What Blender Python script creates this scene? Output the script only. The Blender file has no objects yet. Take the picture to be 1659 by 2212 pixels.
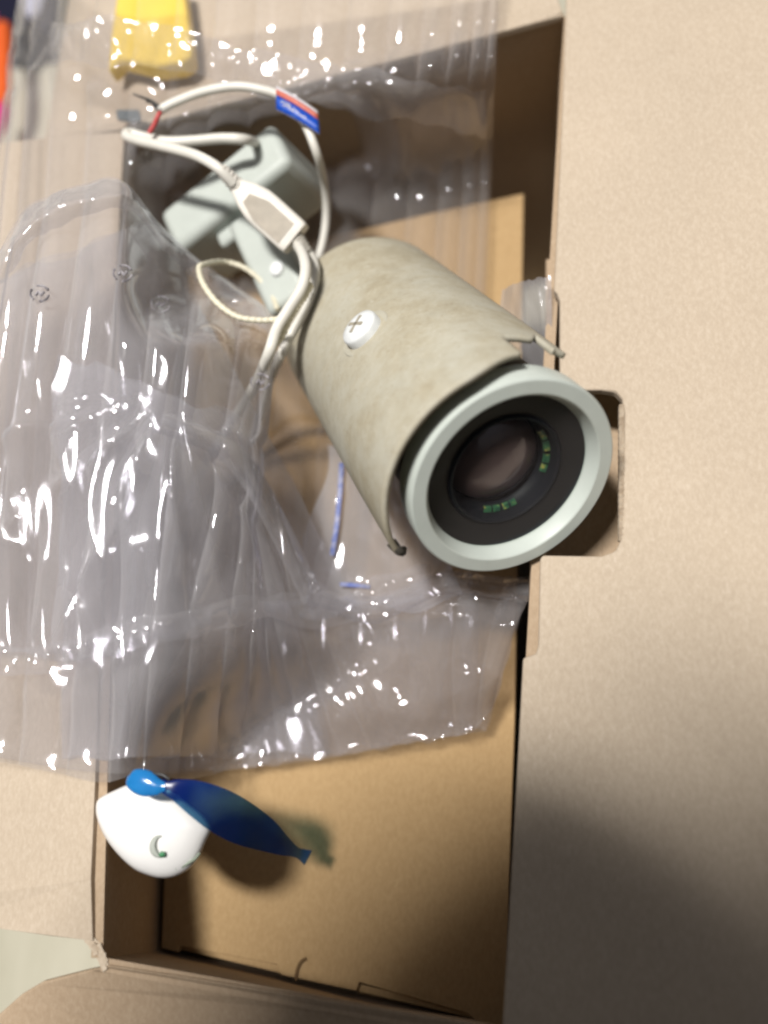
import bpy, bmesh, math, random
from mathutils import Vector, Matrix, noise
from mathutils.geometry import tessellate_polygon
random.seed(7)
S = bpy.context.scene
COL = S.collection

# ------------------------------------------------------------------ camera
FPX, PW, PH = 1720.0, 1659.0, 2212.0          # photo camera: 28 mm equivalent lens
NADIR = (1110.0, 1700.0)
CAMH = 0.34                                   # metres above the rim of the carton
upc = Vector((-(NADIR[0]-PW/2), NADIR[1]-PH/2, FPX)).normalized()
e1 = Vector((0, 1, 0)).cross(upc).normalized()
e2 = upc.cross(e1)
ROT = Matrix((e1, e2, upc))
cam = bpy.data.cameras.new('camera')
camo = bpy.data.objects.new('camera', cam); COL.objects.link(camo)
camo.matrix_world = Matrix.Translation((0, 0, CAMH)) @ ROT.to_4x4()
cam.sensor_fit = 'VERTICAL'; cam.sensor_height = 36.0; cam.lens = 36.0*FPX/PH
cam.clip_start = 0.01; cam.clip_end = 60
cam.dof.use_dof = True; cam.dof.focus_distance = 0.345; cam.dof.aperture_fstop = 3.0
S.camera = camo

# ------------------------------------------------------------------ light
world = bpy.data.worlds.new('World'); S.world = world; world.use_nodes = True
wnt = world.node_tree; wb = wnt.nodes['Background']          # pale ceiling above, dimmer room around
wg = wnt.nodes.new('ShaderNodeNewGeometry'); wx = wnt.nodes.new('ShaderNodeSeparateXYZ'); wr_ = wnt.nodes.new('ShaderNodeValToRGB')
wm = wnt.nodes.new('ShaderNodeMapRange'); wm.inputs[1].default_value = 1; wm.inputs[2].default_value = -1
wnt.links.new(wg.outputs['Incoming'], wx.inputs[0]); wnt.links.new(wx.outputs['Z'], wm.inputs[0]); wnt.links.new(wm.outputs[0], wr_.inputs[0])
we = wr_.color_ramp.elements; we[0].position = 0.62; we[0].color = (0.045, 0.040, 0.036, 1); we[1].position = 0.97; we[1].color = (0.92, 0.91, 0.95, 1)
wnt.links.new(wr_.outputs[0], wb.inputs[0]); wb.inputs[1].default_value = 0.34

def area(name, loc, target, sx, sy, power, col, spin=0):
    l = bpy.data.lights.new(name, 'AREA'); l.shape = 'RECTANGLE'; l.size = sx; l.size_y = sy
    l.energy = power; l.color = col
    o = bpy.data.objects.new(name, l); COL.objects.link(o); o.location = loc
    q = (Vector(target)-Vector(loc)).to_track_quat('-Z', 'Y')
    o.rotation_euler = (q.to_matrix() @ Matrix.Rotation(spin, 3, 'Z')).to_euler()
    return o
area('ceiling_tube', (-0.38, 0.22, 1.75), (-0.05, 0.10, 0), 0.13, 0.34, 46, (1.0, 0.965, 0.92))
area('ceiling_tube', (-0.44, 0.30, 1.75), (-0.05, 0.15, 0), 0.12, 0.22, 5, (1.0, 0.97, 0.94))

S.view_settings.view_transform = 'Standard'; S.view_settings.look = 'None'
S.view_settings.exposure = 0.0; S.view_settings.gamma = 1.0; S.view_settings.use_curve_mapping = False
S.render.engine = 'CYCLES'
S.cycles.transparent_max_bounces = 32; S.cycles.max_bounces = 6; S.cycles.transmission_bounces = 4
S.cycles.caustics_reflective = False; S.cycles.caustics_refractive = False
S.cycles.sample_clamp_indirect = 4.0
S.cycles.filter_width = 2.5
S.cycles.diffuse_bounces = 3; S.cycles.glossy_bounces = 2

# ------------------------------------------------------------------ helpers
def ray(px, py):
    return ROT @ Vector((px-PW/2, -(py-PH/2), -FPX))
def P(px, py, z):
    d = ray(px, py); return Vector((0, 0, CAMH)) + d*((z-CAMH)/d.z)
def smooth(a, b, x):
    t = max(0.0, min(1.0, (x-a)/(b-a))); return t*t*(3-2*t)
def lerp(a, b, t): return a+(b-a)*t
def curve(pts, u):
    """piecewise smooth curve through tuples, u in 0..1"""
    n = len(pts)-1; x = max(0, min(0.999999, u))*n; i = int(x); t = x-i
    p0 = pts[max(0, i-1)]; p1 = pts[i]; p2 = pts[i+1]; p3 = pts[min(n, i+2)]
    return tuple(0.5*((2*b)+(c-a)*t+(2*a-5*b+4*c-d)*t*t+(3*b-a-3*c+d)*t**3) for a, b, c, d in zip(p0, p1, p2, p3))

class MB:
    def __init__(s): s.v = []; s.f = []; s.m = []
    def add(s, vs, fs, mi=0):
        o = len(s.v); s.v += [tuple(x) for x in vs]
        for f in fs: s.f.append([o+i for i in f]); s.m.append(mi)
        return s
    def grid(s, rows, closed_u=False, closed_v=False, mi=0):
        n = len(rows); k = len(rows[0]); o = len(s.v)
        for r in rows: s.v += [tuple(x) for x in r]
        for i in range(n if closed_v else n-1):
            for j in range(k if closed_u else k-1):
                i2 = (i+1) % n; j2 = (j+1) % k
                s.f.append([o+i*k+j, o+i*k+j2, o+i2*k+j2, o+i2*k+j]); s.m.append(mi)
        return s
    def box(s, c, ax, mi=0):
        """centre c, three half-axis vectors"""
        c = Vector(c); a, b, d = [Vector(q) for q in ax]
        vs = [c+i*a+j*b+k*d for i in (-1, 1) for j in (-1, 1) for k in (-1, 1)]
        return s.add(vs, [(0,1,3,2),(4,6,7,5),(0,4,5,1),(2,3,7,6),(0,2,6,4),(1,5,7,3)], mi)
    def lathe(s, prof, M, n=64, a0=0, a1=2*math.pi, mi=0):
        """prof: (radius, axial) list around local Z of matrix M"""
        full = abs(a1-a0-2*math.pi) < 1e-6
        k = n if full else n+1
        rows = [[M @ Vector((r*math.cos(a0+(a1-a0)*j/n), r*math.sin(a0+(a1-a0)*j/n), z)) for j in range(k)] for r, z in prof]
        return s.grid(rows, closed_u=full, mi=mi)
    def tube(s, pts, rad, n=10, caps=True, mi=0):
        pts = [Vector(p) for p in pts]; rows = []
        t0 = (pts[1]-pts[0]).normalized(); nrm = t0.orthogonal().normalized()
        for i, p in enumerate(pts):
            t = (pts[min(i+1, len(pts)-1)]-pts[max(i-1, 0)]).normalized()
            nrm = (nrm - t*nrm.dot(t)).normalized(); b = t.cross(nrm)
            r = rad(i/(len(pts)-1)) if callable(rad) else rad
            rows.append([p+r*(math.cos(2*math.pi*j/n)*nrm+math.sin(2*math.pi*j/n)*b) for j in range(n)])
        o = len(s.v); s.grid(rows, closed_u=True, mi=mi)
        if caps:
            s.f.append([o+j for j in range(n)][::-1]); s.m.append(mi)
            e = o+(len(rows)-1)*n; s.f.append([e+j for j in range(n)]); s.m.append(mi)
        return s
    def build(s, name, mats, parent=None, smooth_=True, bevel=0, sub=0, solid=0, angle=40):
        me = bpy.data.meshes.new(name); me.from_pydata(s.v, [], s.f); me.update()
        for m in (mats if isinstance(mats, (list, tuple)) else [mats]): me.materials.append(m)
        me.polygons.foreach_set('material_index', s.m)
        if smooth_: me.polygons.foreach_set('use_smooth', [True]*len(me.polygons))
        o = bpy.data.objects.new(name, me); COL.objects.link(o)
        bm = bmesh.new(); bm.from_mesh(me); bmesh.ops.recalc_face_normals(bm, faces=bm.faces); bm.to_mesh(me); bm.free()
        if smooth_:
            me.set_sharp_from_angle(angle=math.radians(angle))
        if parent is not None: o.parent = parent; o.matrix_parent_inverse = parent.matrix_world.inverted()
        if solid:
            md = o.modifiers.new('thickness', 'SOLIDIFY'); md.thickness = solid; md.offset = -1
        if bevel:
            md = o.modifiers.new('bevel', 'BEVEL'); md.width = bevel; md.segments = 3; md.limit_method = 'ANGLE'; md.angle_limit = math.radians(35)
        if sub:
            md = o.modifiers.new('sub', 'SUBSURF'); md.levels = sub; md.render_levels = sub
        return o

def thing(name, label, cat, loc=(0, 0, 0), group=None):
    o = bpy.data.objects.new(name, None); COL.objects.link(o); o.location = loc; o.empty_display_size = 0.02
    o['label'] = label; o['category'] = cat
    if group: o['group'] = group
    bpy.context.view_layer.update()
    return o
def slab(pts, thick, down=None):
    """flat or bent polygon pts (world) given thickness straight down"""
    mb = MB(); n = len(pts); d = down or Vector((0, 0, -thick))
    top = [Vector(p) for p in pts]; bot = [p+d for p in top]
    tris = [list(t) for t in tessellate_polygon([[Vector((p.x, p.y, 0)) for p in top]])]
    mb.add(top+bot, [t for t in tris]+[[i+n for i in t][::-1] for t in tris]+[[i, (i+1) % n, (i+1) % n+n, i+n] for i in range(n)])
    return mb

# ------------------------------------------------------------------ materials
def mat(name):
    m = bpy.data.materials.new(name); m.use_nodes = True
    nt = m.node_tree; nt.nodes.clear(); return m, nt
def N(nt, t, **kw):
    n = nt.nodes.new(t)
    for k, v in kw.items(): setattr(n, k, v)
    return n
def ramp(nt, fac, stops):
    r = N(nt, 'ShaderNodeValToRGB'); e = r.color_ramp.elements
    while len(e) < len(stops): e.new(0.5)
    for i, (p, c) in enumerate(stops): e[i].position = p; e[i].color = (*c, 1)
    nt.links.new(fac, r.inputs[0]); return r.outputs[0]
def tex(nt, scale, detail=4, rough=0.6, vec=None, stretch=None, rot=None, dist=0.0):
    if vec is None: vec = N(nt, 'ShaderNodeNewGeometry').outputs['Position']
    if stretch or rot:
        mp = N(nt, 'ShaderNodeMapping'); nt.links.new(vec, mp.inputs[0])
        if rot: mp.inputs['Rotation'].default_value = rot
        if stretch: mp.inputs['Scale'].default_value = stretch
        vec = mp.outputs[0]
    n = N(nt, 'ShaderNodeTexNoise'); n.inputs['Scale'].default_value = scale; n.inputs['Detail'].default_value = detail
    n.inputs['Roughness'].default_value = rough; n.inputs['Distortion'].default_value = dist
    nt.links.new(vec, n.inputs['Vector']); return n.outputs[0]
def mixc(nt, fac, a, b, mode='MIX'):
    m = N(nt, 'ShaderNodeMix', data_type='RGBA', blend_type=mode)
    for sock, v in ((m.inputs[0], fac), (m.inputs[6], a), (m.inputs[7], b)):
        if isinstance(v, (int, float)): sock.default_value = v
        elif isinstance(v, tuple): sock.default_value = (*v, 1)
        else: nt.links.new(v, sock)
    return m.outputs[2]
def bump(nt, h, s, d=0.001):
    b = N(nt, 'ShaderNodeBump'); b.inputs['Strength'].default_value = s; b.inputs['Distance'].default_value = d
    nt.links.new(h, b.inputs['Height']); return b.outputs[0]
def finish(nt, col, rough=0.6, nrm=None, spec=0.4, **kw):
    p = N(nt, 'ShaderNodeBsdfPrincipled'); o = N(nt, 'ShaderNodeOutputMaterial')
    if isinstance(col, tuple): p.inputs['Base Color'].default_value = (*col, 1)
    else: nt.links.new(col, p.inputs['Base Color'])
    if isinstance(rough, (int, float)): p.inputs['Roughness'].default_value = rough
    else: nt.links.new(rough, p.inputs['Roughness'])
    p.inputs['Specular IOR Level'].default_value = spec
    for k, v in kw.items(): p.inputs[k].default_value = v
    if nrm: nt.links.new(nrm, p.inputs['Normal'])
    nt.links.new(p.outputs[0], o.inputs[0]); return p
def cardboard(name, base, dark, light, ang=0.0):
    m, nt = mat(name)
    big = tex(nt, 9, 4, 0.6)
    c = ramp(nt, big, [(0.3, tuple(x*0.93 for x in base)), (0.7, tuple(x*1.06 for x in base))])
    fib = tex(nt, 620, 4, 0.75, stretch=(1, 0.55, 1), rot=(0, 0, ang+0.7))
    c = mixc(nt, 0.38, c, ramp(nt, fib, [(0.36, dark), (0.5, base), (0.66, light)]))
    spk = tex(nt, 900, 2, 0.5)
    c = mixc(nt, ramp(nt, spk, [(0.70, (0, 0, 0)), (0.78, (0.6, 0.6, 0.6))]), c, dark)
    lsp = tex(nt, 260, 3, 0.6, stretch=(1, 0.5, 1), rot=(0, 0, 0.9))
    c = mixc(nt, ramp(nt, lsp, [(0.68, (0, 0, 0)), (0.76, (0.5, 0.5, 0.5))]), c, light)
    wv = N(nt, 'ShaderNodeTexWave', wave_type='BANDS', bands_direction='X'); wv.inputs['Scale'].default_value = 42; wv.inputs['Distortion'].default_value = 0.6
    mp = N(nt, 'ShaderNodeMapping'); mp.inputs['Rotation'].default_value = (0, 0, ang-0.06); nt.links.new(N(nt, 'ShaderNodeNewGeometry').outputs['Position'], mp.inputs[0]); nt.links.new(mp.outputs[0], wv.inputs[0])
    dent = tex(nt, 26, 3, 0.5)
    h = mixc(nt, 0.3, fib, wv.outputs['Color']); h = mixc(nt, 0.35, h, dent)
    finish(nt, c, 0.85, bump(nt, h, 0.4, 0.0008), 0.15); return m
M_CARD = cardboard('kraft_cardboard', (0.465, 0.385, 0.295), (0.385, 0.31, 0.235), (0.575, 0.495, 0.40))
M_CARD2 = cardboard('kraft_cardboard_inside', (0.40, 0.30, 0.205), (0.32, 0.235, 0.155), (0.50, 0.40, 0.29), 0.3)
M_MUST = cardboard('mustard_cardboard', (0.43, 0.292, 0.148), (0.355, 0.235, 0.112), (0.52, 0.37, 0.20), 1.2)
m, nt = mat('torn_liner'); finish(nt, ramp(nt, tex(nt, 200, 4), [(0.3, (0.40, 0.31, 0.22)), (0.7, (0.66, 0.57, 0.45))]), 0.9); M_TORN = m
m, nt = mat('dark_slot'); finish(nt, (0.16, 0.10, 0.05), 0.9, spec=0.1); M_SLOT = m

def simple(name, col, rough=0.4, spec=0.5, var=0.06, sc=40, bs=0.0, **kw):
    m, nt = mat(name)
    c = ramp(nt, tex(nt, sc, 4), [(0.3, tuple(x*(1-var) for x in col)), (0.7, tuple(min(1, x*(1+var)) for x in col))])
    finish(nt, c, rough, bump(nt, tex(nt, sc*12, 3), bs, 0.0004) if bs else None, spec, **kw); return m
M_HOUS = simple('painted_grey_green_metal', (0.50, 0.545, 0.505), 0.42, 0.45, 0.05, 60, 0.05)
M_BRKT = simple('grey_green_bracket_paint', (0.45, 0.485, 0.45), 0.5, 0.4, 0.06, 50, 0.08)
M_BLACK = simple('black_plastic', (0.010, 0.009, 0.009), 0.5, 0.25, 0.2)
M_BARREL = simple('lens_barrel', (0.006, 0.007, 0.010), 0.5, 0.15, 0.2)
M_INNER = simple('shield_inside_shade', (0.06, 0.055, 0.045), 0.8, 0.2, 0.2)  # near-black stands in for shade under the shield and behind the ring
M_CABLE = simple('cream_cable_sheath', (0.66, 0.64, 0.58), 0.42, 0.45, 0.07, 60)
M_PLUG = simple('cream_plug_plastic', (0.66, 0.63, 0.57), 0.5, 0.4, 0.08, 90)
M_TIE = simple('yellowed_nylon', (0.66, 0.62, 0.48), 0.4, 0.5, 0.08)
M_RED = simple('red_wire', (0.45, 0.05, 0.05), 0.45)
M_BLKW = simple('black_wire', (0.02, 0.02, 0.02), 0.5)
M_WHITE = simple('white_gloss_plastic', (0.83, 0.82, 0.80), 0.28, 0.5, 0.015)
M_GREEN = simple('green_plastic', (0.02, 0.22, 0.07), 0.4)
M_YEL = simple('yellow_foam', (0.80, 0.56, 0.05), 0.7, 0.3, 0.06)
M_ORNG = simple('orange_fabric', (0.85, 0.14, 0.03), 0.8, 0.2, 0.1)
M_PINK = simple('magenta_fabric', (0.60, 0.03, 0.22), 0.8, 0.2, 0.1)
M_NAVY = simple('navy_fabric', (0.012, 0.012, 0.03), 0.8, 0.2)
M_PALE = simple('pale_lilac_fabric', (0.55, 0.55, 0.66), 0.8, 0.2)
M_TAPE = simple('slate_tape', (0.10, 0.12, 0.13), 0.6)

# dirty shield: grey-green paint under tan dust
m, nt = mat('dusty_shield_paint')
d1 = tex(nt, 34, 7, 0.72, dist=0.3); d2 = tex(nt, 170, 6, 0.8)
dust = ramp(nt, mixc(nt, 0.5, d1, d2), [(0.34, (0.30, 0.262, 0.182)), (0.50, (0.375, 0.338, 0.25)), (0.64, (0.45, 0.42, 0.335))])
dust = mixc(nt, ramp(nt, tex(nt, 18, 6, 0.75), [(0.42, (0, 0, 0)), (0.72, (0.85, 0.85, 0.85))]), dust, (0.44, 0.435, 0.375))
dust = mixc(nt, ramp(nt, tex(nt, 420, 3, 0.6), [(0.62, (0, 0, 0)), (0.74, (0.5, 0.5, 0.5))]), dust, (0.24, 0.19, 0.12))
dust = mixc(nt, ramp(nt, tex(nt, 500, 2, 0.5, stretch=(1, 0.2, 1), rot=(0, 0, 0.8)), [(0.66, (0, 0, 0)), (0.76, (0.5, 0.5, 0.5))]), dust, (0.50, 0.48, 0.41))
finish(nt, dust, 0.78, bump(nt, d2, 0.15, 0.0005), 0.25); M_SHIELD = m

# lens glass
m, nt = mat('coated_lens_glass')
p = finish(nt, (0.12, 0.088, 0.072), 0.2, None, 0.8); p.inputs['Coat Weight'].default_value = 0.5
p.inputs['Coat Tint'].default_value = (0.8, 0.7, 1, 1); M_LENS = m
m, nt = mat('clear_front_glass')
o_ = N(nt, 'ShaderNodeOutputMaterial'); tr = N(nt, 'ShaderNodeBsdfTransparent'); gl = N(nt, 'ShaderNodeBsdfGlossy')
gl.inputs['Roughness'].default_value = 0.03; gl.inputs['Color'].default_value = (0.75, 0.8, 1, 1)
tr.inputs['Color'].default_value = (0.9, 0.92, 0.9, 1)
mx = N(nt, 'ShaderNodeMixShader'); mx.inputs[0].default_value = 0.035
nt.links.new(tr.outputs[0], mx.inputs[1]); nt.links.new(gl.outputs[0], mx.inputs[2]); nt.links.new(mx.outputs[0], o_.inputs[0]); M_GLASS = m
m, nt = mat('led_board_green')
finish(nt, ramp(nt, tex(nt, 330, 2), [(0.35, (0.012, 0.05, 0.03)), (0.55, (0.03, 0.12, 0.05)), (0.68, (0.30, 0.26, 0.06))]), 0.35); M_LED = m

# clear polythene film
def film(name, tint, haze, hcol, rough, edge=0.7):
    m, nt = mat(name)
    o = N(nt, 'ShaderNodeOutputMaterial')
    tr = N(nt, 'ShaderNodeBsdfTransparent'); tr.inputs[0].default_value = (*tint, 1)
    df = N(nt, 'ShaderNodeBsdfDiffuse'); df.inputs[0].default_value = (*hcol, 1)
    tl = N(nt, 'ShaderNodeBsdfTranslucent'); tl.inputs[0].default_value = (*hcol, 1)
    gl = N(nt, 'ShaderNodeBsdfGlossy'); gl.inputs['Roughness'].default_value = rough
    gl.inputs['Color'].default_value = (0.95, 0.95, 1, 1)
    hz = N(nt, 'ShaderNodeMixShader'); hz.inputs[0].default_value = 0.5
    nt.links.new(df.outputs[0], hz.inputs[1]); nt.links.new(tl.outputs[0], hz.inputs[2])
    lw = N(nt, 'ShaderNodeLayerWeight'); lw.inputs[0].default_value = 0.35
    hf = N(nt, 'ShaderNodeMapRange'); hf.inputs[3].default_value = haze; hf.inputs[4].default_value = edge
    hp = N(nt, 'ShaderNodeMath', operation='POWER'); hp.inputs[1].default_value = 1.6
    nt.links.new(lw.outputs['Facing'], hp.inputs[0]); nt.links.new(hp.outputs[0], hf.inputs[0])
    m1 = N(nt, 'ShaderNodeMixShader'); nt.links.new(hf.outputs[0], m1.inputs[0])
    nt.links.new(tr.outputs[0], m1.inputs[1]); nt.links.new(hz.outputs[0], m1.inputs[2])
    # same reflectance from both sides of the film
    mr = N(nt, 'ShaderNodeMapRange'); mr.inputs[3].default_value = 0.055; mr.inputs[4].default_value = 0.62
    pw = N(nt, 'ShaderNodeMath', operation='POWER'); pw.inputs[1].default_value = 2.5
    nt.links.new(lw.outputs['Facing'], pw.inputs[0]); nt.links.new(pw.outputs[0], mr.inputs[0])
    m2 = N(nt, 'ShaderNodeMixShader'); nt.links.new(mr.outputs[0], m2.inputs[0])
    nt.links.new(m1.outputs[0], m2.inputs[1]); nt.links.new(gl.outputs[0], m2.inputs[2])
    nt.links.new(m2.outputs[0], o.inputs[0]); return m
M_FILM = film('clear_film', (0.95, 0.945, 0.955), 0.135, (0.82, 0.81, 0.82), 0.07, 0.55)
M_LIP = film('creased_film', (0.94, 0.94, 0.955), 0.13, (0.80, 0.79, 0.81), 0.085, 0.62)
M_FOLD = film('bunched_film', (0.93, 0.93, 0.945), 0.27, (0.84, 0.83, 0.84), 0.10, 0.7)
M_MILK = film('milky_film', (0.9, 0.9, 0.93), 0.34, (0.80, 0.80, 0.84), 0.12, 0.8)

# blue translucent plastic
m, nt = mat('blue_translucent_plastic')
o_ = N(nt, 'ShaderNodeOutputMaterial'); p = N(nt, 'ShaderNodeBsdfPrincipled')
c = ramp(nt, tex(nt, 30, 3), [(0.3, (0.003, 0.010, 0.16)), (0.7, (0.006, 0.05, 0.30))])
nt.links.new(c, p.inputs['Base Color']); p.inputs['Roughness'].default_value = 0.22
tr = N(nt, 'ShaderNodeBsdfTransparent'); tr.inputs[0].default_value = (0.45, 0.74, 0.80, 1)
mx = N(nt, 'ShaderNodeMixShader'); mx.inputs[0].default_value = 0.44
nt.links.new(tr.outputs[0], mx.inputs[1]); nt.links.new(p.outputs[0], mx.inputs[2]); nt.links.new(mx.outputs[0], o_.inputs[0]); M_BLUE = m
m, nt = mat('sky_blue_plastic')
o_ = N(nt, 'ShaderNodeOutputMaterial'); p = N(nt, 'ShaderNodeBsdfPrincipled')
p.inputs['Base Color'].default_value = (0.02, 0.22, 0.56, 1); p.inputs['Roughness'].default_value = 0.15
tr = N(nt, 'ShaderNodeBsdfTransparent'); tr.inputs[0].default_value = (0.25, 0.6, 0.85, 1)
mx = N(nt, 'ShaderNodeMixShader'); mx.inputs[0].default_value = 0.75
nt.links.new(tr.outputs[0], mx.inputs[1]); nt.links.new(p.outputs[0], mx.inputs[2]); nt.links.new(mx.outputs[0], o_.inputs[0]); M_SKYB = m

# floor
m, nt = mat('pale_vinyl_floor')
c = ramp(nt, tex(nt, 14, 5, 0.6, stretch=(1, 0.25, 1), rot=(0, 0, 0.5)), [(0.3, (0.42, 0.40, 0.30)), (0.7, (0.62, 0.59, 0.48))])
finish(nt, c, 0.55, None, 0.4); M_FLOOR = m

# ------------------------------------------------------------------ floor
FLOORZ = -0.26
mb = MB(); q = 2.0
mb.add([(-q, -q, FLOORZ), (q, -q, FLOORZ), (q, q, FLOORZ), (-q, q, FLOORZ)], [(0, 1, 2, 3)])
fl = mb.build('floor', M_FLOOR, smooth_=False); fl['kind'] = 'structure'

# ------------------------------------------------------------------ outer carton
ZI = -0.085                                  # top of the carton inside
TH = 0.005
carton = thing('shipping_carton', 'large open brown cardboard shipping carton with its four flaps spread', 'carton', (-0.10, 0.17, FLOORZ))
cNL, cNR = P(222, 2068, 0), P(1088, 2222, 0)
cFL, cFR = P(268, 283, 0), P(1219, 36, 0)
def wall(name, a, b, am, bm_, inward, material=M_CARD2):
    iv = Vector(inward); iv.z = 0; iv.normalize(); out = -iv*TH
    n = 24; rows = []
    for k in range(13):
        r = []
        for i in range(n+1):
            f = i/n; tp = Vector(a).lerp(Vector(b), f); md_ = Vector(am).lerp(Vector(bm_), f); lo = Vector((md_.x, md_.y, FLOORZ+0.001))
            p = tp.lerp(md_, k/6) if k <= 6 else md_.lerp(lo, (k-6)/6)
            r.append(p+iv*(noise.noise(p*14)*0.002*(1 if 0 < i < n and k > 0 else 0)))
        rows.append(r)
    mb = MB().grid(rows); rows2 = [[p+out for p in r] for r in rows]
    mb.grid([rows[0], rows2[0]]); mb.grid(rows2)
    return mb.build(name, material, carton, angle=50)
mNL, mNR = P(338, 2056, ZI), P(1100, 2236, ZI)
mFL = Vector((P(388, 552, ZI).x, cFL.y+0.008, ZI)); mFR = Vector((cFR.x+0.004, cFR.y+0.008, ZI))
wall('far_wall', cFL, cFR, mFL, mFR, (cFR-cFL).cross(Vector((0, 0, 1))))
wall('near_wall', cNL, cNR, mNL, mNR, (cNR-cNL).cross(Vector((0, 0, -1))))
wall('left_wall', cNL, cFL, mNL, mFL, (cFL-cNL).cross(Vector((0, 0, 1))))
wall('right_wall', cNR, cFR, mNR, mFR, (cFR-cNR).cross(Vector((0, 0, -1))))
# flaps, each a slab hinged at its crease
# left flap
lf = [P(200, 2032, 0.002), P(196, 1900, 0.003), P(205, 1690, 0.003), P(222, 1200, 0.003), P(245, 700, 0.003), P(268, 285, 0.003),
      P(150, 291, 0.000), P(0, 309, -0.006), P(-260, 340, -0.02), P(-420, 1100, -0.03), P(-380, 1980, -0.025), P(-120, 1996, -0.014), P(0, 2006, -0.008), P(110, 2022, -0.003)]
o = slab(lf, TH).build('left_flap', M_CARD, carton, smooth_=False, bevel=0.0012)
# far flap
ff = [P(266, 277, 0.004), P(600, 192, 0.004), P(900, 115, 0.004), P(1218, 30, 0.004), P(1210, 6, 0.006), P(1192, -40, 0.008), P(1150, -260, 0.01),
      P(300, -260, 0.0), P(160, -80, 0.0), P(96, 300, -0.004), P(180, 288, 0.0)]
o = slab(ff, TH).build('far_flap', M_CARD, carton, smooth_=False, bevel=0.0012)
# near flap
nf = [P(236, 2086, 0.002), P(420, 2114, 0.002), P(700, 2160, 0.002), P(1000, 2206, 0.002), P(1086, 2224, 0.002),
      P(1130, 2600, -0.02), P(-200, 2600, -0.03), P(-60, 2235, -0.016), P(0, 2188, -0.013), P(45, 2148, -0.010), P(92, 2120, -0.007), P(190, 2095, -0.003)]
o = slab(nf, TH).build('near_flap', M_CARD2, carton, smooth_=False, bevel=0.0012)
# right flap with its die-cut notch
zr = 0.006
rf = [(1224, -30), (1220, 90), (1214, 250), (1204, 480), (1197, 628), (1203, 634), (1209, 650), (1209, 806), (1214, 834), (1240, 842), (1300, 842), (1330, 847), (1344, 862),
      (1350, 890), (1346, 1100), (1342, 1165), (1330, 1190), (1300, 1201), (1172, 1199), (1167, 1208), (1163, 1392), (1158, 1412),
      (1130, 1421), (1118, 1650), (1104, 1900), (1086, 2212), (1080, 2330), (1600, 2400), (2150, 2330), (2200, 1100), (2150, -60), (1700, -90)]
def zrf(x): return zr + max(0, (x-1100))*0.00002
rfp = [P(x, y, zrf(x)) for x, y in rf]
o = slab(rfp, TH).build('right_flap', M_CARD, carton, smooth_=False, bevel=0.0010)
zu = -0.030
slab([P(1180, 560, zu), P(1480, 560, zu), P(1480, 1300, zu), P(1180, 1300, zu)], TH).build('added_notch_backing', M_CARD2, carton, smooth_=False)  # added panel, not part of the carton, darkens the view through the notch
# open flutes of the board along the notch
mb = MB(); y = 872
while y < 1160:
    for side in (0, 1):
        a = P(1349-2*side*0, y+side*5, zrf(1345)-TH*0.15); b = P(1349, y+12+side*0, zrf(1345)-TH*0.15)
        c_ = (a+b)/2 + Vector((-0.0012, 0, -TH*0.35))
        mb.box(c_, ((0.0011, 0, 0), (0.0, 0.0009, 0.0012), (0, -0.0002, TH*0.3)))
    y += 14
mb.build('fluted_edge', M_TORN, carton, smooth_=False)
# torn paper at the near left corner
mb = MB()
for k in range(18):
    t = k/17; c_ = P(lerp(192, 230, t)+random.uniform(-5, 5), lerp(2026, 2084, t)+random.uniform(-5, 5), 0.0)
    a = -1.0+random.uniform(-.5, .5); L = random.uniform(0.001, 0.004)
    mb.box(c_, ((L*math.cos(a), L*math.sin(a), random.uniform(-.001, .001)), (-0.0012*math.sin(a), 0.0012*math.cos(a), 0.0003), (0, 0, 0.0003)))
mb.build('torn_paper', M_TORN, carton, smooth_=False)

# ------------------------------------------------------------------ mustard carton inside
inner = thing('flat_topped_box', 'mustard brown cardboard box lying inside the shipping carton', 'box', (-0.1, 0.15, FLOORZ+0.002))
def I(x, y, z=ZI): return P(x, y, z)
near = [(348, 2048), (386, 2058), (391, 2045), (598, 2084), (606, 2106), (770, 2141), (776, 2122), (1010, 2190), (1040, 2216), (1092, 2224)]
top = [I(*p) for p in near] + [I(1100, 1900), I(1112, 1560), I(1122, 1000), I(1131, 418), I(940, 458), I(740, 505), I(404, 580), I(392, 900), I(368, 1500), I(354, 1900)]
slab(top, 0.003).build('top_panel', M_MUST, inner, smooth_=False, bevel=0.0006)
def side(name, pts):
    mb = MB(); lo = [Vector((p.x, p.y, FLOORZ+0.003)) for p in pts]; pts = [p+Vector((0, 0, -0.0032)) for p in pts]
    mb.grid([pts, lo]); return mb.build(name, M_MUST, inner, smooth_=False, solid=0.003)
side('front_panel', [I(349, 2045), I(1092, 2220)])
side('left_panel', [I(350, 2044), I(405, 583)])
side('rear_panel', [I(406, 583), I(1130, 421)])
side('right_panel', [I(1091, 2219), I(1130, 423)])
# tuck tabs below the two slots, the second painted dark as slot shade
mb = slab([I(380, 2066, ZI-.018), I(392, 2030, ZI-.018), I(616, 2080, ZI-.018), I(608, 2120, ZI-.018)], 0.002)
mb.build('tuck_tab', M_MUST, inner, smooth_=False)
mb = slab([I(772, 2150, ZI-.012), I(776, 2128, ZI-.012), I(1040, 2205, ZI-.012), I(1036, 2230, ZI-.012)], 0.002)
mb.build('tuck_tab', M_SLOT, inner, smooth_=False)
# pressed thumb notch
pts = [I(640+22*(1-math.cos(a)), 2118-46*math.sin(a), ZI+0.0004) for a in [math.pi*0.5*k/14 for k in range(15)]]
MB().tube(pts, 0.0009, 6).build('thumb_crease', M_SLOT, inner)

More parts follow.
